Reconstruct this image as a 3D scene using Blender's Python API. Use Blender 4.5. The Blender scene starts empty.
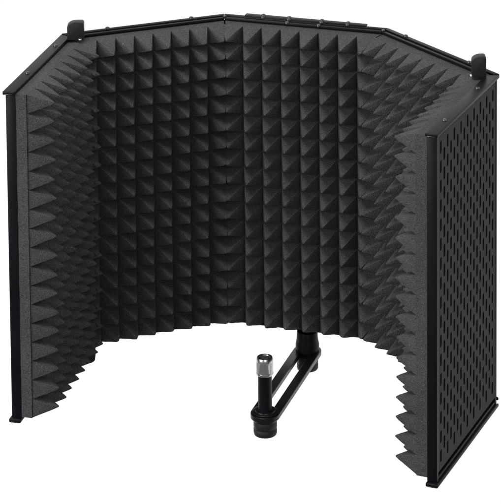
import bpy, bmesh, math, random
from mathutils import Vector, Matrix
random.seed(7)
S = 0.17            # one panel is 17 cm wide; the shapes below are written in panel widths
ZB = 0.30           # height of the bottom rails above the underside of the mount
H = 1.8728
scene = bpy.context.scene
col = scene.collection

# ------------------------------------------------------------------ materials
def new_mat(name):
    m = bpy.data.materials.new(name); m.use_nodes = True
    nt = m.node_tree
    return m, nt, nt.nodes['Principled BSDF']

def foam_material():
    m, nt, b = new_mat('charcoal_foam')
    N, Lk = nt.nodes, nt.links
    tc = N.new('ShaderNodeTexCoord')
    fine = N.new('ShaderNodeTexNoise'); fine.inputs['Scale'].default_value = 1250; fine.inputs['Detail'].default_value = 3
    vor = N.new('ShaderNodeTexVoronoi'); vor.inputs['Scale'].default_value = 1100
    big = N.new('ShaderNodeTexNoise'); big.inputs['Scale'].default_value = 28; big.inputs['Detail'].default_value = 4
    for n in (fine, vor, big): Lk.new(tc.outputs['Object'], n.inputs['Vector'])
    r = N.new('ShaderNodeValToRGB')
    r.color_ramp.elements[0].position = .36; r.color_ramp.elements[0].color = (FO*.58, FO*.58, FO*.62, 1)
    r.color_ramp.elements[1].position = .66; r.color_ramp.elements[1].color = (FO*1.44, FO*1.44, FO*1.52, 1)
    Lk.new(fine.outputs['Fac'], r.inputs['Fac'])
    mul = N.new('ShaderNodeMix'); mul.data_type = 'RGBA'; mul.blend_type = 'MULTIPLY'; mul.inputs['Factor'].default_value = .5
    r2 = N.new('ShaderNodeValToRGB')
    r2.color_ramp.elements[0].position = .3; r2.color_ramp.elements[0].color = (.6, .6, .6, 1)
    r2.color_ramp.elements[1].position = .7; r2.color_ramp.elements[1].color = (1, 1, 1, 1)
    Lk.new(big.outputs['Fac'], r2.inputs['Fac'])
    Lk.new(r.outputs['Color'], mul.inputs['A']); Lk.new(r2.outputs['Color'], mul.inputs['B'])
    # a few specks of lint caught on the foam
    vd = N.new('ShaderNodeTexVoronoi'); vd.inputs['Scale'].default_value = 75; Lk.new(tc.outputs['Object'], vd.inputs['Vector'])
    lt = N.new('ShaderNodeMath'); lt.operation = 'LESS_THAN'; lt.inputs[1].default_value = .045; Lk.new(vd.outputs['Distance'], lt.inputs[0])
    sp = N.new('ShaderNodeMix'); sp.data_type = 'RGBA'; sp.inputs['B'].default_value = (.22, .22, .21, 1)
    sc = N.new('ShaderNodeMath'); sc.operation = 'MULTIPLY'; sc.inputs[1].default_value = .6
    Lk.new(lt.outputs[0], sc.inputs[0]); Lk.new(sc.outputs[0], sp.inputs['Factor'])
    Lk.new(mul.outputs['Result'], sp.inputs['A']); Lk.new(sp.outputs['Result'], b.inputs['Base Color'])
    b.inputs['Roughness'].default_value = 1.0
    b.inputs['Specular IOR Level'].default_value = .05
    bp = N.new('ShaderNodeBump'); bp.inputs['Strength'].default_value = .55; bp.inputs['Distance'].default_value = .0008
    Lk.new(vor.outputs['Distance'], bp.inputs['Height'])
    bp2 = N.new('ShaderNodeBump'); bp2.inputs['Strength'].default_value = .12; bp2.inputs['Distance'].default_value = .004
    Lk.new(big.outputs['Fac'], bp2.inputs['Height']); Lk.new(bp.outputs['Normal'], bp2.inputs['Normal'])
    Lk.new(bp2.outputs['Normal'], b.inputs['Normal'])
    return m

def metal_material(name, c, rough, bump=.25, spec=.5):
    m, nt, b = new_mat(name)
    N, Lk = nt.nodes, nt.links
    tc = N.new('ShaderNodeTexCoord')
    n = N.new('ShaderNodeTexNoise'); n.inputs['Scale'].default_value = 1300; n.inputs['Detail'].default_value = 2
    n2 = N.new('ShaderNodeTexNoise'); n2.inputs['Scale'].default_value = 22; n2.inputs['Detail'].default_value = 5
    Lk.new(tc.outputs['Object'], n.inputs['Vector']); Lk.new(tc.outputs['Object'], n2.inputs['Vector'])
    r = N.new('ShaderNodeValToRGB')
    r.color_ramp.elements[0].position = .3; r.color_ramp.elements[0].color = (c[0]*.85, c[1]*.85, c[2]*.85, 1)
    r.color_ramp.elements[1].position = .7; r.color_ramp.elements[1].color = (c[0]*1.15, c[1]*1.15, c[2]*1.15, 1)
    Lk.new(n2.outputs['Fac'], r.inputs['Fac']); Lk.new(r.outputs['Color'], b.inputs['Base Color'])
    mr = N.new('ShaderNodeMapRange'); mr.inputs['To Min'].default_value = rough-.06; mr.inputs['To Max'].default_value = rough+.08
    Lk.new(n2.outputs['Fac'], mr.inputs['Value']); Lk.new(mr.outputs['Result'], b.inputs['Roughness'])
    b.inputs['Specular IOR Level'].default_value = spec
    bp = N.new('ShaderNodeBump'); bp.inputs['Strength'].default_value = bump; bp.inputs['Distance'].default_value = .0004
    Lk.new(n.outputs['Fac'], bp.inputs['Height']); Lk.new(bp.outputs['Normal'], b.inputs['Normal'])
    return m

FO = .076
M_FOAM = foam_material()
M_COAT = metal_material('black_powder_coat', (.0045, .005, .0068), .40, .25, .14)
M_PERF = metal_material('black_coated_sheet', (.0135, .0145, .0185), .62, .3, .12)
M_PLAST = metal_material('black_plastic', (.012, .0125, .015), .5, .2, .3)
M_GLOSS = metal_material('black_glossy_steel', (.0045, .005, .0065), .30, .1, .3)
M_STEEL = metal_material('bright_steel', (.62, .61, .60), .24, .1, .5)
M_STEEL.node_tree.nodes['Principled BSDF'].inputs['Metallic'].default_value = 1
M_RIVET = metal_material('dark_nickel', (.085, .085, .09), .3, .1, .5)
M_RIVET.node_tree.nodes['Principled BSDF'].inputs['Metallic'].default_value = 1
M_HOLE = metal_material('dark_thread', (.02, .02, .02), .6)

# ------------------------------------------------------------------ plan of the five panels
def plan():
    C = Vector((-.5, 0)); D = Vector((.5, 0))
    def step(p, sx, t, l): return p + Vector((sx*math.cos(t), -math.sin(t)))*l
    B = step(C, -1, .6676, 1); A = step(B, -1, .6676+.9689, .995)
    E_ = step(D, 1, .6626, 1); F = step(E_, 1, .6626+1.014, .995)
    return [A, B, C, D, E_, F]
P = plan()
DIR = [(P[i+1]-P[i]).normalized() for i in range(5)]
NRM = [Vector((d.y, -d.x)) for d in DIR]          # towards the inside
def corner(k, t):
    if k == 0: return P[0] + NRM[0]*t
    if k == 5: return P[5] + NRM[4]*t
    m = NRM[k-1] + NRM[k]
    return P[k] + m*(t/(1+NRM[k-1].dot(NRM[k])))
def W(p2, z): return Vector((p2[0]*S, p2[1]*S, (z+ZB)*S))

# ------------------------------------------------------------------ mesh helpers
def prism(bm, lo, hi):
    a = [bm.verts.new(v) for v in lo]; b = [bm.verts.new(v) for v in hi]
    n = len(a); fs = []
    for i in range(n): fs.append(bm.faces.new((a[i], a[(i+1) % n], b[(i+1) % n], b[i])))
    fs.append(bm.faces.new(a[::-1])); fs.append(bm.faces.new(b))
    return fs
def bevel(bm, r, seg=2, ang=.5):
    bmesh.ops.recalc_face_normals(bm, faces=bm.faces)
    es = [e for e in bm.edges if len(e.link_faces) == 2 and e.calc_face_angle(0) > ang]
    bmesh.ops.bevel(bm, geom=es, offset=r*S, segments=seg, affect='EDGES', profile=.5, clamp_overlap=True)
def lathe(bm, cx, cy, prof, n=40, hexa=None):
    rings = []
    for r, z in prof:
        ring = []
        for k in range(n):
            a = 2*math.pi*k/n
            rr = r
            ring.append(bm.verts.new(W((cx+rr*math.cos(a), cy+rr*math.sin(a)), z)))
        rings.append(ring)
    for a, b in zip(rings, rings[1:]):
        for k in range(n): bm.faces.new((a[k], a[(k+1) % n], b[(k+1) % n], b[k]))
    bm.faces.new(rings[0][::-1]); bm.faces.new(rings[-1])
ROOTLOC = Vector((0, -.45*S, 0))
def link(name, bm, mat, parent, smooth=35):
    bmesh.ops.recalc_face_normals(bm, faces=bm.faces)
    me = bpy.data.meshes.new(name); bm.to_mesh(me); bm.free()
    for p in me.polygons: p.use_smooth = True
    try: me.set_sharp_from_angle(angle=math.radians(smooth))
    except Exception: pass
    me.materials.append(mat)
    o = bpy.data.objects.new(name, me); col.objects.link(o)
    # every mesh is written in world coordinates; the chain of parents is identity apart from the root
    o.parent = parent
    if parent is not None and parent.type == 'EMPTY': o.location = -ROOTLOC
    return o

root = bpy.data.objects.new('microphone_isolation_shield', None); col.objects.link(root)
root.location = ROOTLOC
root['label'] = 'black folding microphone isolation shield with pyramid foam lining and slotted metal panels'
root['category'] = 'microphone shield'

# ------------------------------------------------------------------ parts of a panel
TF = .060      # depth of the metal frame
TS = .120      # face of the foam slab
PH = .141      # height of the pyramids
NC, NR = 8, 17

def quad(i, t0, t1, g0=0.0, g1=0.0):
    """footprint of panel i between two offsets, mitred at hinges, with gaps at its ends"""
    a0, a1 = corner(i, t0), corner(i+1, t0)
    b0, b1 = corner(i, t1), corner(i+1, t1)
    d = DIR[i]
    return [a0+d*g0, a1-d*g1, b1-d*g1, b0+d*g0]

def frame_mesh(i):
    bm = bmesh.new()
    d, n = DIR[i], NRM[i]
    z0, z1 = (-.0145 if i == 4 else .0185), H-.0205
    # the two side posts (channel section: web along the end, lip on the inside)
    for k, s in ((i, 1), (i+1, -1)):
        g = .004
        a = corner(k, .003)+d*s*g; b = corner(k, TF)+d*s*g
        prism(bm, [W(a, z0), W(a+d*s*.022, z0), W(b+d*s*.022, z0), W(b, z0)],
                  [W(a, z1), W(a+d*s*.022, z1), W(b+d*s*.022, z1), W(b, z1)])
    # top and bottom webs between the posts
    for za, zb in ((z0+.002, z0+.02), (z1-.02, z1-.002)):
        q = quad(i, .006, TF-.004, .028, .028)
        prism(bm, [W(p, za) for p in q], [W(p, zb) for p in q])
    bevel(bm, .0045, 2)
    return bm

def rail_mesh(i, top):
    bm = bmesh.new()
    wing0, wing1 = i == 0, i == 4
    g0 = -.018 if wing0 else .0008
    g1 = -.018 if wing1 else .0008
    zin = H-.020 if top else (-.035 if i == 4 else -.002)
    if i in (0, 4):
        q = quad(i, -.007, TF+.001, g0, g1)
        prism(bm, [W(p, zin) for p in q], [W(p, zin+.021) for p in q])
        bevel(bm, .006, 3)
    else:
        # stepped rail: outer strip, groove, inner strip
        for (t0, t1, dz) in ((-.006, .024, .008), (.037, TF-.002, .004)):
            q = quad(i, t0, t1, g0, g1)
            za, zb = (zin+.004, zin+.016+dz) if top else (zin-dz+.010, zin+.020)
            prism(bm, [W(p, za) for p in q], [W(p, zb) for p in q])
        bevel(bm, .0035, 2)
    return bm

def plate_mesh(i):
    """perforated sheet: columns of upright slots, every other column half a step lower"""
    bm = bmesh.new()
    a, b = corner(i, .006), corner(i+1, .006)
    d = DIR[i]; a = a+d*.026; b = b-d*.026
    L = (b-a).length; nc = 17; pw = .053; mx = (L-nc*pw)/2
    zb0, zt0 = .03, H-.032
    ph = .1045; sl = .070; sw = .0245
    th = .010
    def V(u, z, back): return W(a+d*u+NRM[i]*(th if back else 0), z)
    def rect(u0, u1, za, zc):
        for bk in (0, 1):
            vs = [bm.verts.new(V(u, z, bk)) for u, z in ((u0, za), (u1, za), (u1, zc), (u0, zc))]
            bm.faces.new(vs)
    def cell(u0, u1, za, zc, hole_c):
        cu = (u0+u1)/2; hw = sw/2; hl = sl/2
        prof = []
        for k in range(8):   # rounded ends
            pass
        ang = [0, 30, 60, 90, 120, 150, 180]
        inner = [(cu+hw*math.cos(math.radians(x)), hole_c+hl-hw+hw*math.sin(math.radians(x))) for x in ang] + \
                [(cu+hw*math.cos(math.radians(180+x)), hole_c-hl+hw+hw*math.sin(math.radians(180+x))) for x in ang]
        um = cu
        outer = [(u1, hole_c+hl-hw), (u1, (hole_c+hl-hw+zc)/2), (u1, zc), (um, zc), (u0, zc), (u0, (hole_c+hl-hw+zc)/2), (u0, hole_c+hl-hw),
                 (u0, hole_c-hl+hw), (u0, (hole_c-hl+hw+za)/2), (u0, za), (um, za), (u1, za), (u1, (hole_c-hl+hw+za)/2), (u1, hole_c-hl+hw)]
        rings = []
        for bk in (0, 1):
            vi = [bm.verts.new(V(u, z, bk)) for u, z in inner]; vo = [bm.verts.new(V(u, z, bk)) for u, z in outer]
            n = len(vi)
            for k in range(n):
                f = (vi[k], vo[k], vo[(k+1) % n], vi[(k+1) % n])
                bm.faces.new(f if bk == 0 else f[::-1])
            rings.append(vi)
        n = len(inner)
        for k in range(n): bm.faces.new((rings[0][k], rings[0][(k+1) % n], rings[1][(k+1) % n], rings[1][k]))
    rect(0, mx, zb0, zt0); rect(L-mx, L, zb0, zt0)
    for c in range(nc):
        u0 = mx+c*pw; u1 = u0+pw
        off = .022 if c % 2 == 0 else .022+ph/2
        z = zb0+off
        rect(u0, u1, zb0, z)
        while z+ph < zt0-.012:
            cell(u0, u1, z, z+ph, z+ph/2); z += ph
        rect(u0, u1, z, zt0)
    return bm

def foam_mesh(i):
    bm = bmesh.new()
    z0, z1 = {0: .024, 4: .004}.get(i, .036), H-.019
    e0 = .014 if i == 0 else -.004
    e1 = .014 if i == 4 else -.004
    q = quad(i, TF-.022, TS, e0, e1)
    # slab, left open on the face that carries the pyramids
    nz = 34
    lo = None
    fr = [random.uniform(-.0012, .0012) for _ in range(nz+1)]
    rows = []
    for k in range(nz+1):
        z = z0+(z1-z0)*k/nz
        w = fr[k]
        s0 = DIR[i]*(-.006 if i == 0 else 0); s1 = DIR[i]*(.006 if i == 4 else 0)
        w0 = DIR[i]*w
        rows.append([bm.verts.new(W(q[3]+s0+w0, z)), bm.verts.new(W(q[0]+s0+w0, z)), bm.verts.new(W(q[1]+s1+w0, z)), bm.verts.new(W(q[2]+s1+w0, z))])
    for a, b in zip(rows, rows[1:]):
        for k in range(3): bm.faces.new((a[k], a[k+1], b[k+1], b[k]))
    bm.faces.new(rows[0][::-1]); bm.faces.new(rows[-1])
    # pyramids
    d, n = DIR[i], NRM[i]
    a, b = q[3], q[2]; L = (b-a).length
    cw, ch = L/NC, (z1-z0)/NR
    lev = [1, .93, .80, .62, .42, .22, .07]
    def ringpts(m, sub):
        pts = []
        for s in range(4):
            for k in range(sub):
                t = -1+2*k/sub
                pts.append({0: (t*m, -m), 1: (m, t*m), 2: (-t*m, m), 3: (-m, -t*m)}[s])
        return pts
    for c in range(NC):
        for r in range(NR):
            cu = (c+.5)*cw; cz = z0+(r+.5)*ch
            hgt = PH*random.uniform(.96, 1.03)
            su = random.uniform(-.025, .025)*cw; sz = random.uniform(-.035, .035)*ch - .015*ch
            pr = random.uniform(1.22, 1.32)
            wob = [random.uniform(-1, 1) for _ in range(4)]
            rings = []
            for m in lev:
                hh = hgt*(1-m**pr)
                lean = (hh/hgt)**1.3
                ring = []
                for (x, y) in ringpts(m, 4):
                    # faces bulge a little between the ridges
                    bul = 1+.05*math.sin(math.pi*(1-m))*(1-abs(abs(x)-abs(y))/max(m, 1e-3))*-.4
                    k_ = 1-.16*(1-m)*(min(abs(x), abs(y))/max(m, 1e-3))**3   # ridges rounded off towards the tip
                    x *= k_; y *= k_
                    w = 0 if m == 1 else .004*math.sin(3*m+wob[0]*3+x*2*wob[1]+y*2*wob[2])
                    uu = cu+x*cw*.5*bul+su*lean+w*cw; zz = cz+y*ch*.5*bul+sz*lean+w*ch
                    j = 0 if m == 1 else .0006
                    ring.append(bm.verts.new(W(a+d*(uu+random.gauss(0, j))+n*(hh+random.gauss(0, j*.6)), zz+random.gauss(0, j))))
                rings.append(ring)
            nn = len(rings[0])
            for ra, rb in zip(rings, rings[1:]):
                for k in range(nn): bm.faces.new((ra[k], ra[(k+1) % nn], rb[(k+1) % nn], rb[k]))
            tip = bm.verts.new(W(a+d*(cu+su)+n*hgt*.985, cz+sz))
            for k in range(nn): bm.faces.new((rings[-1][k], rings[-1][(k+1) % nn], tip))
    return bm

def rivet_mesh(p2, z, r=.013, h=.009, side=1):
    bm = bmesh.new()
    prof = [(r, z-.004*side), (r, z+h*.35*side), (r*.86, z+h*.75*side), (r*.5, z+h*side), (r*.12, z+h*1.03*side)]
    lathe(bm, p2.x, p2.y, prof, 16)
    return bm

rivets = {0: (.30, .80), 1: (.27, .79), 2: (.24, .40, .60, .76), 3: (.18, .76), 4: (.25, .80)}
for i in range(5):
    pan = link('panel', frame_mesh(i), M_COAT, root)
    link('perforated_plate', plate_mesh(i), M_PERF, pan, 30)
    fo = link('acoustic_foam', foam_mesh(i), M_FOAM, pan, 28)
    link('top_rail', rail_mesh(i, True), M_COAT, pan)
    link('bottom_rail', rail_mesh(i, False), M_COAT, pan)
    for top in (True, False):
        if i not in (0, 4):
            bm = bmesh.new(); q = quad(i, .0255, .0355, .001, .001); za = H-.020 if top else .006
            prism(bm, [W(p, za) for p in q], [W(p, za+.013) for p in q]); bevel(bm, .002, 2)
            link('highlight_strip', bm, M_STEEL if i == 2 else M_RIVET, pan)  # strip added in the groove; its brighter metal stands in for the rail's highlight
    if i in (0, 4):
        k, sg = (0, 1) if i == 0 else (5, -1)
        e0 = P[k]-DIR[i]*sg*.0195; e1 = e0+DIR[i]*sg*.004
        for top in (True, False):
            zc = H-.0185 if top else (-.0335 if i == 4 else -.0005)
            bm = bmesh.new(); n_ = NRM[i]; q = [e0+n_*.004, e0+n_*.050, e1+n_*.050, e1+n_*.004]
            prism(bm, [W(p, zc) for p in q], [W(p, zc+.0055) for p in q]); bevel(bm, .0015, 2)
            link('rail_end_glint', bm, M_RIVET, pan)  # thin bar added for the glint on the rail's bright cut end
    for s in rivets[i]:
        t = .03 if i in (0, 4) else .008
        a, b = corner(i, t), corner(i+1, t)
        zt = H+.001 if i in (0, 4) else H+.005
        link('rivet', rivet_mesh(a+(b-a)*s, zt), M_RIVET, pan)
        link('rivet', rivet_mesh(a+(b-a)*s, -.004 if i in (0, 4) else -.008, side=-1), M_RIVET, pan)
        if i == 2 and .3 < s < .7:
            a, b = corner(i, .054), corner(i+1, .054)
            link('rivet', rivet_mesh(a+(b-a)*s, H-.001), M_RIVET, pan)

# ------------------------------------------------------------------ hinge lugs
def lug_mesh(k, t, top):
    bm = bmesh.new()
    c = corner(k, t)+Vector((.013 if k == 1 else -.012, 0))
    wd, ht, dp, rr = .096, .104, .062, .056
    if k == 4: wd, ht = .078, .118
    ang = 0.306 if k == 1 else .306
    ux = Vector((math.cos(ang), math.sin(ang))); uy = Vector((-math.sin(ang), math.cos(ang)))
    prof = [(-wd/2, 0), (wd/2, 0), (wd/2, ht-.008), (wd/2-.008, ht)]
    for j in range(9):
        a = math.radians(90+90*j/8)
        prof.append((-wd/2+rr+rr*math.cos(a), ht-rr*.55+rr*.55*math.sin(a)))
    if not top: prof = [(-x, -z) for x, z in prof]
    zb = H-.004 if top else .035
    if not top: prof = [(x, z*.95) for x, z in prof]
    lo = [W(c+ux*x-uy*dp/2, zb+z) for x, z in prof]; hi = [W(c+ux*x+uy*dp/2, zb+z) for x, z in prof]
    prism(bm, lo, hi); bevel(bm, .004, 2, .6)
    return bm
for k, t in ((1, .085), (4, .085)):
    for top in (True, False):
        lug = link('hinge_lug', lug_mesh(k, t if top else t+.045, top), M_PLAST, root)
        c = corner(k, t+.045)
        if top:
            link('screw', rivet_mesh(c, H+.001, .011, .006), M_STEEL, lug)
for k in (2, 3):
    for top in (True, False):
        bm = bmesh.new()
        c = corner(k, .045); z = H+.002 if top else -.002
        s = 1 if top else -1
        lathe(bm, c.x, c.y, [(.011, z-.01*s), (.011, z+.002*s), (.008, z+.006*s), (.003, z+.007*s)], 20)
        link('hinge_pin', bm, M_RIVET, root)

# ------------------------------------------------------------------ bracket behind the middle panel
bm = bmesh.new()
def bar(bm, x0, x1, y0, y1, z0, z1):
    prism(bm, [W((x0, y0), z0), W((x1, y0), z0), W((x1, y1), z0), W((x0, y1), z0)],
              [W((x0, y0), z1), W((x1, y0), z1), W((x1, y1), z1), W((x0, y1), z1)])
bar(bm, -.372, .372, .0135, .030, -.006, H-.002)
bar(bm, -.372, .372, -.014, .030, H-.0015, H+.011)
bar(bm, -.372, .372, -.014, .030, -.020, -.0065)
bevel(bm, .005, 2)
br = link('mounting_bracket', bm, M_COAT, root)
for x in (-.26, -.10, .10, .26):
    link('rivet', rivet_mesh(Vector((x, .010)), H+.011, .013, .009), M_RIVET, br)

# ------------------------------------------------------------------ mount: socket, arm, post
bm = bmesh.new()
lathe(bm, 0, 0, [(.060, -.0205), (.062, -.026), (.063, -.062), (.067, -.085), (.070, -.100), (.070, -.136), (.070, -.1395), (.02, -.1400)], 48)
sock = link('socket', bm, M_COAT, root, 40)
ZA = -.155
def stadium(r, y0, y1, n=20):
    out = []
    for k in range(n+1):
        a = math.pi*k/n; out.append((r*math.cos(a), y0+r*math.sin(a)))
    for k in range(n+1):
        a = math.pi+math.pi*k/n; out.append((r*math.cos(a), y1+r*math.sin(a)))
    return out
YF = -.840
bm = bmesh.new()
th = .015
o_ = stadium(.083, 0, YF); i_ = stadium(.029, -.055, YF+.055)
lev = []
for z, e in ((ZA-th, .003), (ZA-th+.003, 0), (ZA+th-.003, 0), (ZA+th, .003)):
    lev.append(([bm.verts.new(W(p, z)) for p in stadium(.083-e, 0, YF)], [bm.verts.new(W(p, z)) for p in stadium(.029+e, -.055, YF+.055)]))
n = len(o_)
for (oa, ia), (ob, ib) in zip(lev, lev[1:]):
    for k in range(n):
        bm.faces.new((oa[k], oa[(k+1) % n], ob[(k+1) % n], ob[k])); bm.faces.new((ia[(k+1) % n], ia[k], ib[k], ib[(k+1) % n]))
for o2, i2, f in ((lev[0][0], lev[0][1], 1), (lev[-1][0], lev[-1][1], 0)):
    for k in range(n): bm.faces.new((o2[k], i2[k], i2[(k+1) % n], o2[(k+1) % n]))
arm = link('swing_arm', bm, M_GLOSS, root, 40)

def knob(cx, cy, z1, z0, r, flutes=18, depth=.006):
    bm = bmesh.new(); n = flutes*4
    prof = [(r*.55, z1), (r*.93, z1), (r, z1-.008), (r, (z0+z1)/2+.006), (r*.965, (z0+z1)/2+.003), (r*.965, (z0+z1)/2-.003), (r, (z0+z1)/2-.006), (r, z0+.014), (r*.93, z0+.004), (r*.8, z0)]
    rings = []
    for rr, z in prof:
        ring = []
        for k in range(n):
            a = 2*math.pi*k/n
            q = rr-(depth*.5*(1-math.cos(flutes*a)) if rr > r*.95 else 0)
            ring.append(bm.verts.new(W((cx+q*math.cos(a), cy+q*math.sin(a)), z)))
        rings.append(ring)
    for a, b in zip(rings, rings[1:]):
        for k in range(n): bm.faces.new((a[k], a[(k+1) % n], b[(k+1) % n], b[k]))
    bm.faces.new(rings[0][::-1]); bm.faces.new(rings[-1])
    return bm
link('nut', knob(0, 0, ZA-.0155, -.258, .066, 6, .004), M_PLAST, arm, 40)
bm = bmesh.new()
lathe(bm, 0, YF, [(.05, ZA+.0155), (.070, ZA+.0155), (.072, ZA+.0175), (.072, ZA+.0215), (.069, ZA+.0235), (.058, ZA+.024), (.056, ZA+.030), (.045, ZA+.031)], 48)
link('washer', bm, M_GLOSS, arm, 40)
bm = bmesh.new()
lathe(bm, 0, YF, [(.05, ZA-.0155), (.066, ZA-.0155), (.067, ZA-.019), (.067, ZA-.027), (.066, ZA-.0305), (.05, ZA-.031)], 48)
link('washer', bm, M_GLOSS, arm, 40)
link('nut', knob(0, YF, ZA-.0315, -.270, .068, 6, .003), M_PLAST, arm, 40)
bm = bmesh.new()
lathe(bm, 0, YF, [(.039, ZA+.0315), (.039, .083), (.03, .084)], 40)
post = link('post', bm, M_COAT, root, 40)
# steel threaded adapter with an open bore
bm = bmesh.new()
n = 72
prof = [(.030, .0845, 0), (.0470, .0845, 0), (.0485, .0875, 0), (.0485, .0965, 0), (.0475, .0980, 0), (.0475, .1010, 0), (.0478, .1030, 1), (.0478, .1600, 1),
        (.0478, .1615, 0), (.0480, .1700, 0), (.0440, .1830, 0), (.0430, .1850, 0), (.0335, .1850, 0), (.0300, .1800, 0), (.0300, .120, 0), (.01, .119, 0)]
rings = []
for r, z, kn in prof:
    rings.append([bm.verts.new(W(((r-(.0013 if kn and k % 2 else 0))*math.cos(2*math.pi*k/n), YF+(r-(.0013 if kn and k % 2 else 0))*math.sin(2*math.pi*k/n)), z)) for k in range(n)])
for a, b in zip(rings, rings[1:]):
    for k in range(n): bm.faces.new((a[k], a[(k+1) % n], b[(k+1) % n], b[k]))
bm.faces.new(rings[0][::-1]); bm.faces.new(rings[-1])
ad = link('threaded_adapter', bm, M_STEEL, post, 22)

# ------------------------------------------------------------------ camera (perspective-corrected product shot: lens shifted down)
cam = bpy.data.cameras.new('camera'); co = bpy.data.objects.new('camera', cam); col.objects.link(co)
cx, cy, cz, yaw, pitch, roll, f, sx, sy = 4.1397, -13.8411, 6.4492, .3057, -.1104, .0081, 2530.263, 13.5833, -733.5838
Mx = Matrix.Rotation(yaw, 3, 'Z') @ Matrix.Rotation(pitch, 3, 'X') @ Matrix.Rotation(roll, 3, 'Y')
right, fwd, up = Mx.col[0], Mx.col[1], Mx.col[2]
R3 = Matrix((right, up, -fwd)).transposed()
co.matrix_world = Matrix.Translation(W((cx, cy), cz)) @ R3.to_4x4()
cam.sensor_fit = 'VERTICAL'; cam.sensor_height = 36; cam.sensor_width = 36
cam.lens = f/504*36; cam.shift_x = -sx/504; cam.shift_y = sy/504
cam.clip_start = .05; cam.clip_end = 100
scene.camera = co

# ------------------------------------------------------------------ light: white studio sweep + soft boxes
w = bpy.data.worlds.new('World'); scene.world = w; w.use_nodes = True
nt = w.node_tree; N = nt.nodes; Lk = nt.links
bg = N['Background']
tc = N.new('ShaderNodeTexCoord'); sep = N.new('ShaderNodeSeparateXYZ'); Lk.new(tc.outputs['Generated'], sep.inputs['Vector'])
mr = N.new('ShaderNodeMapRange'); mr.interpolation_type = 'SMOOTHSTEP'
mr.inputs['From Min'].default_value = -.25; mr.inputs['From Max'].default_value = .35
mr.inputs['To Min'].default_value = .17; mr.inputs['To Max'].default_value = 1.02
Lk.new(sep.outputs['Y'], mr.inputs['Value'])
Lk.new(mr.outputs['Result'], bg.inputs['Color']); bg.inputs['Strength'].default_value = 1.0

def area(name, loc, tgt, size, power, sy=None):
    l = bpy.data.lights.new(name, 'AREA'); l.energy = power; l.size = size
    if sy: l.shape = 'RECTANGLE'; l.size_y = sy
    o = bpy.data.objects.new(name, l); col.objects.link(o)
    o.location = Vector(loc)
    o.rotation_euler = (Vector(tgt)-Vector(loc)).to_track_quat('-Z', 'Y').to_euler()
    return o
area('softbox_top', (-.3, -.5, 1.5), (0, -.1, .2), .7, 11)
area('softbox_front', (-1.15, -1.7, .8), (0, -.1, .2), 1.0, 28)
area('softbox_front_right', (.9, -2.1, .9), (.0, -.1, .2), .9, 10)
area('softbox_right', (1.6, -.3, .7), (0, -.1, .2), .8, 4)

scene.view_settings.view_transform = 'Standard'; scene.view_settings.look = 'None'
scene.view_settings.exposure = 0; scene.view_settings.gamma = 1
scene.render.engine = 'CYCLES'
scene.render.resolution_x = 1018; scene.render.resolution_y = 1024
scene.cycles.max_bounces = 6
